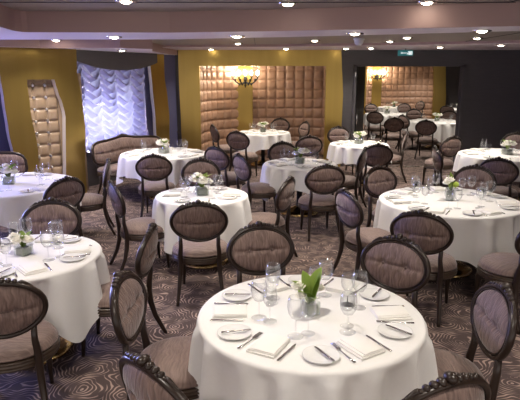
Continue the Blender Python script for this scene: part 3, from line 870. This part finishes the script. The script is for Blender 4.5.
# --- far room
bm = bmesh.new(); box(bm, (9.4, FY+.05, 1.35), (3.6, .1, 2.7)); struct('wall_far', bm, DARKW)
fq0, fq1 = 2.1, at_y(433.5, 90, FY).x
def PF(s): return (fq0+s, FY-.02+.06*math.cos(s*.5)), (0, -1)
nF = int((fq1-fq0)/.262)
qf = quilt_mesh((PF, nF), 0, (fq1-fq0)/nF, 9, .05, QUILT, 'wall_far'); qf['kind'] = 'structure'
zfq = 9*(fq1-fq0)/nF
fr_far = wall_frame((0, FY-.1), (9, FY-.1))
fg1 = [(40, 433), (90, 433), (110, 431.5), (140, 431)]; fg2 = [(40, 444.5), (80, 445), (100, 445), (120, 443), (140, 443)]
o = slab('trim_5', lambda s, z, d=0.: fr_far(s, z, d), [(z, edge((0, FY-.1), (9, FY-.1), fg1, z), edge((0, FY-.1), (9, FY-.1), fg2, z)) for z in (0, .5, 1., 1.5, 2, 2.5, 2.7)], .12, [GOLD, GOLD]); o['kind'] = 'structure'
bm = bmesh.new(); box(bm, ((fq0+fq1)/2, FY-.05, (zfq+2.75)/2), (fq1-fq0, .12, 2.75-zfq)); struct('trim_6', bm, GOLD)
cf = at_y(376.5, 95, FY-.12); bm = bmesh.new(); box(bm, (cf.x, FY-.06, zfq/2), (.42, .12, zfq), 0, .01); struct('trim_7', bm, GOLD)
bm = bmesh.new(); box(bm, (at_y(364.5, 90, FY-.3).x, FY-.3, 1.3), (.13, .1, 2.6)); struct('trim_10', bm, GOLD)
bm = bmesh.new(); box(bm, (fq0+.0, (WY+FY)/2+.6, 1.35), (.08, FY-WY-1.1, 2.7)); struct('wall_far', bm, DARKW)
bm = bmesh.new(); box(bm, (11.0, (WY+FY)/2+.1, 1.35), (.1, FY-WY+.3, 2.7)); struct('wall_far', bm, DARKW)
bm = bmesh.new(); box(bm, (6.6, (WY+FY)/2+.3, 2.72), (9.2, FY-WY+.4, .06)); struct('ceiling', bm, CEIL)
# right wall of the dining room
bm = bmesh.new(); box(bm, (7.3, 4.9, 1.35), (.12, 15, 2.7)); struct('wall_right', bm, DARKW)
# --- ceiling
ZB = 2.46                                # underside of the long beam
f1 = [at_z(*p, ZB) for p in ((28, 32.2), (170, 32.6), (280, 31.0), (400, 28.5), (520, 26))]
b1 = [at_z(*p, ZB) for p in ((-20, 39.6), (170, 39.4), (280, 37.2), (400, 34.2), (520, 31))]
print('beam front', f1[0], f1[2], f1[4], 'back', b1[0], b1[2], b1[4])
zt1 = [at_y(px, py, p.y).z for (px, py), p in zip(((28, 10.5), (170, 10.3), (280, 9.2), (400, 6.5), (520, 3)), f1)]
print('coffer heights', zt1)
ZU = sum(zt1)/5
def ext(a, b, x): t = (x-a.x)/(b.x-a.x); return a.lerp(b, t)
f1.append(ext(f1[-2], f1[-1], 7.3)); b1.append(ext(b1[-2], b1[-1], 7.3))
# coffer left side: rounded corner then runs towards the camera
crn = [Vector(q) for q in ((-2.365, 5.66, 0), (-2.385, 5.56, 0), (-2.37, 5.40, 0), (-2.22, 4.6, 0), (-2.0, 2.0, 0), (-1.8, -2.6, 0))]
front = crn[::-1]+f1
bm = bmesh.new()
def wallstrip(bm, line, z0, z1, mi=0):
    vs = [(bm.verts.new((p.x, p.y, z0)), bm.verts.new((p.x, p.y, z1))) for p in line]
    for a, b in zip(vs, vs[1:]): f = bm.faces.new((a[0], b[0], b[1], a[1])); f.material_index = mi
wallstrip(bm, front, ZB, ZU+.02, 0)
b1x = [Vector((-7.0, b1[0].y, 0)), ]+b1
wallstrip(bm, b1x, ZB, 2.72, 0)
# underside
lo_front = [bm.verts.new((p.x, p.y, ZB)) for p in f1]; lo_back = [bm.verts.new((p.x, p.y, ZB)) for p in b1]
for i in range(len(f1)-1): f = bm.faces.new((lo_front[i], lo_front[i+1], lo_back[i+1], lo_back[i])); f.material_index = 1
cr = [bm.verts.new((p.x, p.y, ZB)) for p in crn]; lc = bm.verts.new((-7.0, b1[0].y, ZB)); ln = bm.verts.new((-7.0, crn[-1].y, ZB))
f = bm.faces.new([lo_front[0], lo_back[0], lc, ln]+cr[::-1]); f.material_index = 1
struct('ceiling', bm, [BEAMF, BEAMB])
# coffer panels with seams
bm = bmesh.new(); quad(bm, (-7, -3, ZU), (8, -3, ZU), (8, 7.2, ZU), (-7, 7.2, ZU)); struct('ceiling', bm, CEIL)
bm = bmesh.new()
sm = at_z(508, 2.5, ZU)
for x in (sm.x, sm.x+1.8): box(bm, (x, 2, ZU-.003), (.012, 10, .006))
for y in (3.2, 5.0): box(bm, (0, y, ZU-.003), (14, .012, .006))
struct('trim_8', bm, BLACKM)
# recess ceiling behind the beam, back soffit
ZS = at_y(260, 50.0, WY).z
ys = at_z(260, 45.5+1.3, ZS).y
print('soffit z', ZS, 'front y', ys)
ZR = ZS+.042
bm = bmesh.new(); pb = [Vector((-7.0, b1[0].y, 0))]+b1
va_ = [bm.verts.new((p.x, p.y-.02, ZR)) for p in pb]; vb_ = [bm.verts.new((p.x, WY+.3, ZR)) for p in pb]
for i in range(len(pb)-1): bm.faces.new((va_[i], va_[i+1], vb_[i+1], vb_[i]))
struct('ceiling', bm, CEIL)
s1 = [at_z(*p, ZS) for p in ((-60, 47.8), (40, 47.8), (150, 48), (162, 47.2), (280, 46.6), (400, 45), (520, 42.8))]
s1.append(ext(s1[-2], s1[-1], 7.4)); s1.insert(0, Vector((-7, s1[0].y, ZS)))
bm = bmesh.new(); wallstrip(bm, s1, ZS, ZR, 0)
a = [bm.verts.new((p.x, p.y, ZS)) for p in s1]; b = [bm.verts.new((p.x, WY+.1, ZS)) for p in s1]
for i in range(len(s1)-1): f = bm.faces.new((a[i], a[i+1], b[i+1], b[i])); f.material_index = 1
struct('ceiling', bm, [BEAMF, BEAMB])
# lower soffit along the left wall
ZL = 2.455
sl = [at_z(-60, 47.8, ZL), at_z(40, 47.8, ZL), at_z(120, 48, ZL)]
sl = [Vector((-7, 5.8, ZL)), Vector((-5.0, 7.35, ZL))]+sl[1:]+[Vector((sl[-1].x+.45, sl[2].y+.35, ZL)), Vector((-1.95, 10.2, ZL)), Vector((-1.90, s1[3].y+.1, ZL)), Vector((-1.80, WY, ZL))]
bm = bmesh.new(); wallstrip(bm, sl, ZL, ZR, 0)
a = [bm.verts.new((p.x, p.y, ZL)) for p in sl]; f = bm.faces.new(a+[bm.verts.new((-7, WY, ZL))]); f.material_index = 1
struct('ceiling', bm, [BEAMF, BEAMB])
bm = bmesh.new()
for px in (255, 455): q = at_z(px, 43, ZR); box(bm, (q.x, 8.6, ZR-.003), (.012, 5, .006))
struct('trim_9', bm, BLACKM)

# --- downlights
def make_down():
    r = empty('ceiling_light')
    bm = bmesh.new(); lathe(bm, [(.048, .0), (.052, -.008), (.085, -.010), (.090, -.002), (.090, 0)], 28); mk('trim_ring', bm, CHROME, r)
    bm = bmesh.new(); lathe(bm, [(0, -.024), (.02, -.022), (.038, -.015), (.050, -.006)], 24); mk('lens', bm, LAMP, r)
    return r
LI = 0
def add_down(p, label, power, spot=True, grp='ceiling downlights', size=math.radians(125), colr=(1, .91, .81)):
    o = inst('down', make_down); o.location = p; tag(o, label, 'ceiling light', grp)
    L = bpy.data.lights.new('downlight_beam', 'SPOT'); L.energy = power*1.35; L.color = colr; L.spot_size = size; L.spot_blend = .9; L.shadow_soft_size = .09
    lo = bpy.data.objects.new('downlight_beam', L); col.objects.link(lo); lo.location = (p[0], p[1], p[2]-.03)
def near_front(px):
    return interp([(28, 32.2), (170, 32.6), (280, 31.0), (400, 28.5), (520, 26)], px)
lights = [
 (126, 1, ZU, 'bright ceiling downlight at the top edge, left one', 70), (288, 3.5, ZU, 'bright ceiling downlight at the top edge, middle one', 70), (427, 2.2, ZU, 'bright ceiling downlight at the top edge, right one', 16),
 (114, 36.7, ZB, 'downlight in the long beam, leftmost', 40), (237, 36, ZB, 'downlight in the long beam, above the wall lamp', 40), (355, 33.2, ZB, 'downlight in the long beam, above the dome detector', 40), (482, 30.5, ZB, 'downlight in the long beam, toward right end', 40),
 (42, 41.0, ZR, 'downlight in the recess behind the beam, far left', 70), (148, 42.5, ZR, 'downlight in the recess behind beam, above gold strip', 70), (238, 43.3, ZR, 'downlight in the recess behind beam, above the gold column', 70), (315, 40.4, ZR, 'downlight in the recess behind beam, above alcove right side', 70),
 (390, 41.2, ZR, 'downlight in the recess above the exit sign', 70), (407, 37.5, ZR, 'downlight nearest the beam, right of dome detector', 70), (477, 38, ZR, 'downlight in the recess above charcoal wall', 70),
 (56, 49.0, ZL, 'soffit downlight over the wavy gold panel', 49), (122, 50.2, ZL, 'soffit downlight over the satin blind', 49), (163, 50, ZS, 'soffit downlight over the narrow gold strip', 41), (211, 49.2, ZS, 'soffit downlight over the gold wall left of wall lamp', 49),
 (286, 48.6, ZS, 'soffit downlight over the gold wall above the alcove', 49), (346, 48.3, ZS, 'soffit downlight over the gold wall corner', 41), (371, 48, ZS, 'soffit downlight over the doorway left side', 34), (440, 47, ZS, 'soffit downlight over the doorway right side', 41), (501, 45, ZS, 'soffit downlight over the charcoal wall', 41)]
for px, py, z, lab, pw in lights:
    p = at_z(px, py, z)
    if z == ZR and px < 160: p = at_z(px, py, z); p = Vector((p.x*8.3/p.y, 8.3, ZR))
    add_down(p, lab, pw, size=math.radians(80 if z == ZU else 125))
for x, y in ((4.8, 1.2), (-1, 1.2), (1, 1.2), (3, 1.2), (-1.5, 3.2), (0, 2.9), (2, 2.9), (4.2, 2.9), (5.5, 5), (-1, -.8), (2, -.8)):
    add_down((x, y, ZU), 'coffer downlight above the camera, outside the photo', 50, grp='coffer downlights above the camera')
for x, y in ((-4.6, 6.1), (-3.1, 4.0), (-5.4, 3.2), (-3.1, 1.8)): add_down((x, y, ZB), 'unseen left soffit downlight added to light the left side', 45, grp='unseen left soffit downlights')  # unseen lamps, added to light the left side of the room
for i, (x, y) in enumerate(((3.2, 14.5), (5.6, 14.5), (3.8, 17.5), (6.4, 17.5), (4.6, 20.5), (7.4, 20.5), (4.6, 23.2), (7, 23.2))):
    add_down((x, y, 2.69), 'downlight of the room beyond the doorway', 120, grp='downlights beyond the doorway')
for x in (-.9, .9): add_down((x+.1, WY+.55, 2.394), 'small downlight in the alcove ceiling', 26, grp='alcove downlights')

q = Vector((PA0[0], PA0[1], 0))+u*(s0+.36)+nrm*.55
add_down((q.x, q.y, 2.56), 'added small downlight brightening the studded panel in the wavy gold wall', 45, grp='panel downlight')  # added lamp, lifts the dark quilt and makes the studs glint
# --- wall lamps with black scrolled arms
def make_sconce():
    r = empty('wall_lamp')
    bm = bmesh.new(); ball(bm, (0, -.03, 0), .05, (1, .5, 1.5), 2); tube(bm, [(0, -.03, 0), (0, -.10, -.07), (0, -.14, -.14)], [.025, .03, .012], 8); ball(bm, (0, -.14, -.15), .03); ball(bm, (0, -.14, -.19), .016); mk('stem', bm, BLACKM, r)
    for k in range(5):
        t = (k-2)/2; x = .30*t; y = -.16-.14*math.cos(t*1.3)
        bm = bmesh.new()
        pts = [(0, -.10, -.05)]+[(x*s, -.10+(y+.10)*s, -.05-.09*math.sin(PI*s*1.05)+.05*s) for s in (.2, .4, .6, .8, 1)]+[(x, y, .045)]
        tube(bm, pts, .017, 8); ball(bm, (x*.8, y, -.02), .03); ball(bm, (x*.5, -.10+(y+.1)*.5, -.135), .022)
        lathe(bm, [(0, 0), (.03, .005), (.048, .02), (.05, .026), (0, .02)], 12, (x, y, .04)); a = mk('arm', bm, BLACKM, r)
        bm = bmesh.new(); lathe(bm, [(.011, 0), (.011, .05), (0, .05)], 10, (x, y, .06)); mk('candle', bm, WHITEP, a)
        bm = bmesh.new(); ball(bm, (x, y, .150), .032, (1, 1, 1.9), 2); mk('bulb', bm, FLAME, a)
    return r
for px, py, Y, lab, pw in ((245.5, 79, WY+1.56, 'black scrolled wall lamp with glowing bulbs on the alcove column', 17), (377, 76, FY-.14, 'black scrolled wall lamp beyond the doorway', 60)):
    p = at_y(px, py, Y); o = inst('sconce', make_sconce)
    p.z = min(p.z, 2.16); put(o, p.x, p.y, p.z, 0, lab, 'wall lamp', 'wall lamps')
    for dx in (-.22, 0, .22):
        L = bpy.data.lights.new('bulb_light', 'POINT'); L.energy = pw/3; L.color = (1, .80, .58); L.shadow_soft_size = .05
        lo = bpy.data.objects.new('bulb_light', L); col.objects.link(lo); lo.location = (p.x+dx, p.y-.30, p.z+.16)
# --- dome detector, exit sign
p = at_z(359, 36.5, ZR); p = at_z(359, 38.3, ZR)
r = empty('dome_detector', (p.x, p.y, ZR)); tag(r, 'white dome detector hanging below the recess ceiling', 'detector')
bm = bmesh.new(); lathe(bm, [(0, 0), (.085, 0), (.088, -.02), (.08, -.03), (0, -.03)], 28); mk('mount', bm, WHITEP, r)
bm = bmesh.new(); lathe(bm, [(.072, -.03), (.074, -.055), (.06, -.088), (.032, -.108), (0, -.114)], 28); mk('dome', bm, WHITEP, r)
p = at_y(405.5, 53, WY-.75)
r = empty('exit_sign', (p.x, p.y, p.z)); tag(r, 'teal exit sign with white arrow above the doorway', 'sign')
bm = bmesh.new(); box(bm, (0, 0, 0), (.31, .03, .115), 0, .005); mk('sign_box', bm, TEAL, r)
bm = bmesh.new()
box(bm, (.10, -.017, 0), (.075, .004, .07)); box(bm, (-.03, -.017, 0), (.10, .004, .014))
for s in (-1, 1): box(bm, (-.085, -.017, s*.012), (.028, .004, .010)); 
ball(bm, (.055, -.017, .03), .009, (1, .2, 1)); tube(bm, [(.052, -.017, .02), (.045, -.017, -.005), (.03, -.017, -.03)], .006, 6); tube(bm, [(.045, -.017, -.005), (.062, -.017, -.03)], .005, 6)
mk('pictogram', bm, SIGNW, r)
bm = bmesh.new(); box(bm, (0, .0, (ZS-p.z+.0575)/2), (.02, .02, ZS-p.z-.0575)); mk('bracket', bm, CHROME, r)

# --- daylight outside the windows
def area(name, loc, target, size, e, c):
    L = bpy.data.lights.new(name, 'AREA'); L.shape = 'RECTANGLE'; L.size, L.size_y = size; L.energy = e; L.color = c
    o = bpy.data.objects.new(name, L); col.objects.link(o); o.location = loc
    o.rotation_euler = (Vector(target)-Vector(loc)).to_track_quat('-Z', 'Y').to_euler()
nB = (Vector(frB(0, 0, 1))-Vector(frB(0, 0, 0)))
cB = frB((w0+w1)/2, 1.15, -.5); area('daylight_window', cB, cB+nB, (1.3, .7), 40, (.68, .76, 1))
q = Vector((PA0[0], PA0[1], 0))+u*(-.2)-nrm*.6; q.z = 1.5
area('daylight_side_window', q, q+nrm, (1.8, 1.5), 260, (.32, .36, 1))
w = bpy.data.worlds.new('world'); bpy.context.scene.world = w; w.use_nodes = True
w.node_tree.nodes['Background'].inputs[0].default_value = (1, .92, .88, 1); w.node_tree.nodes['Background'].inputs[1].default_value = .75
sc = bpy.context.scene; sc.view_settings.view_transform = 'Standard'; sc.view_settings.look = 'None'; sc.view_settings.gamma = 1; sc.view_settings.exposure = 0.60
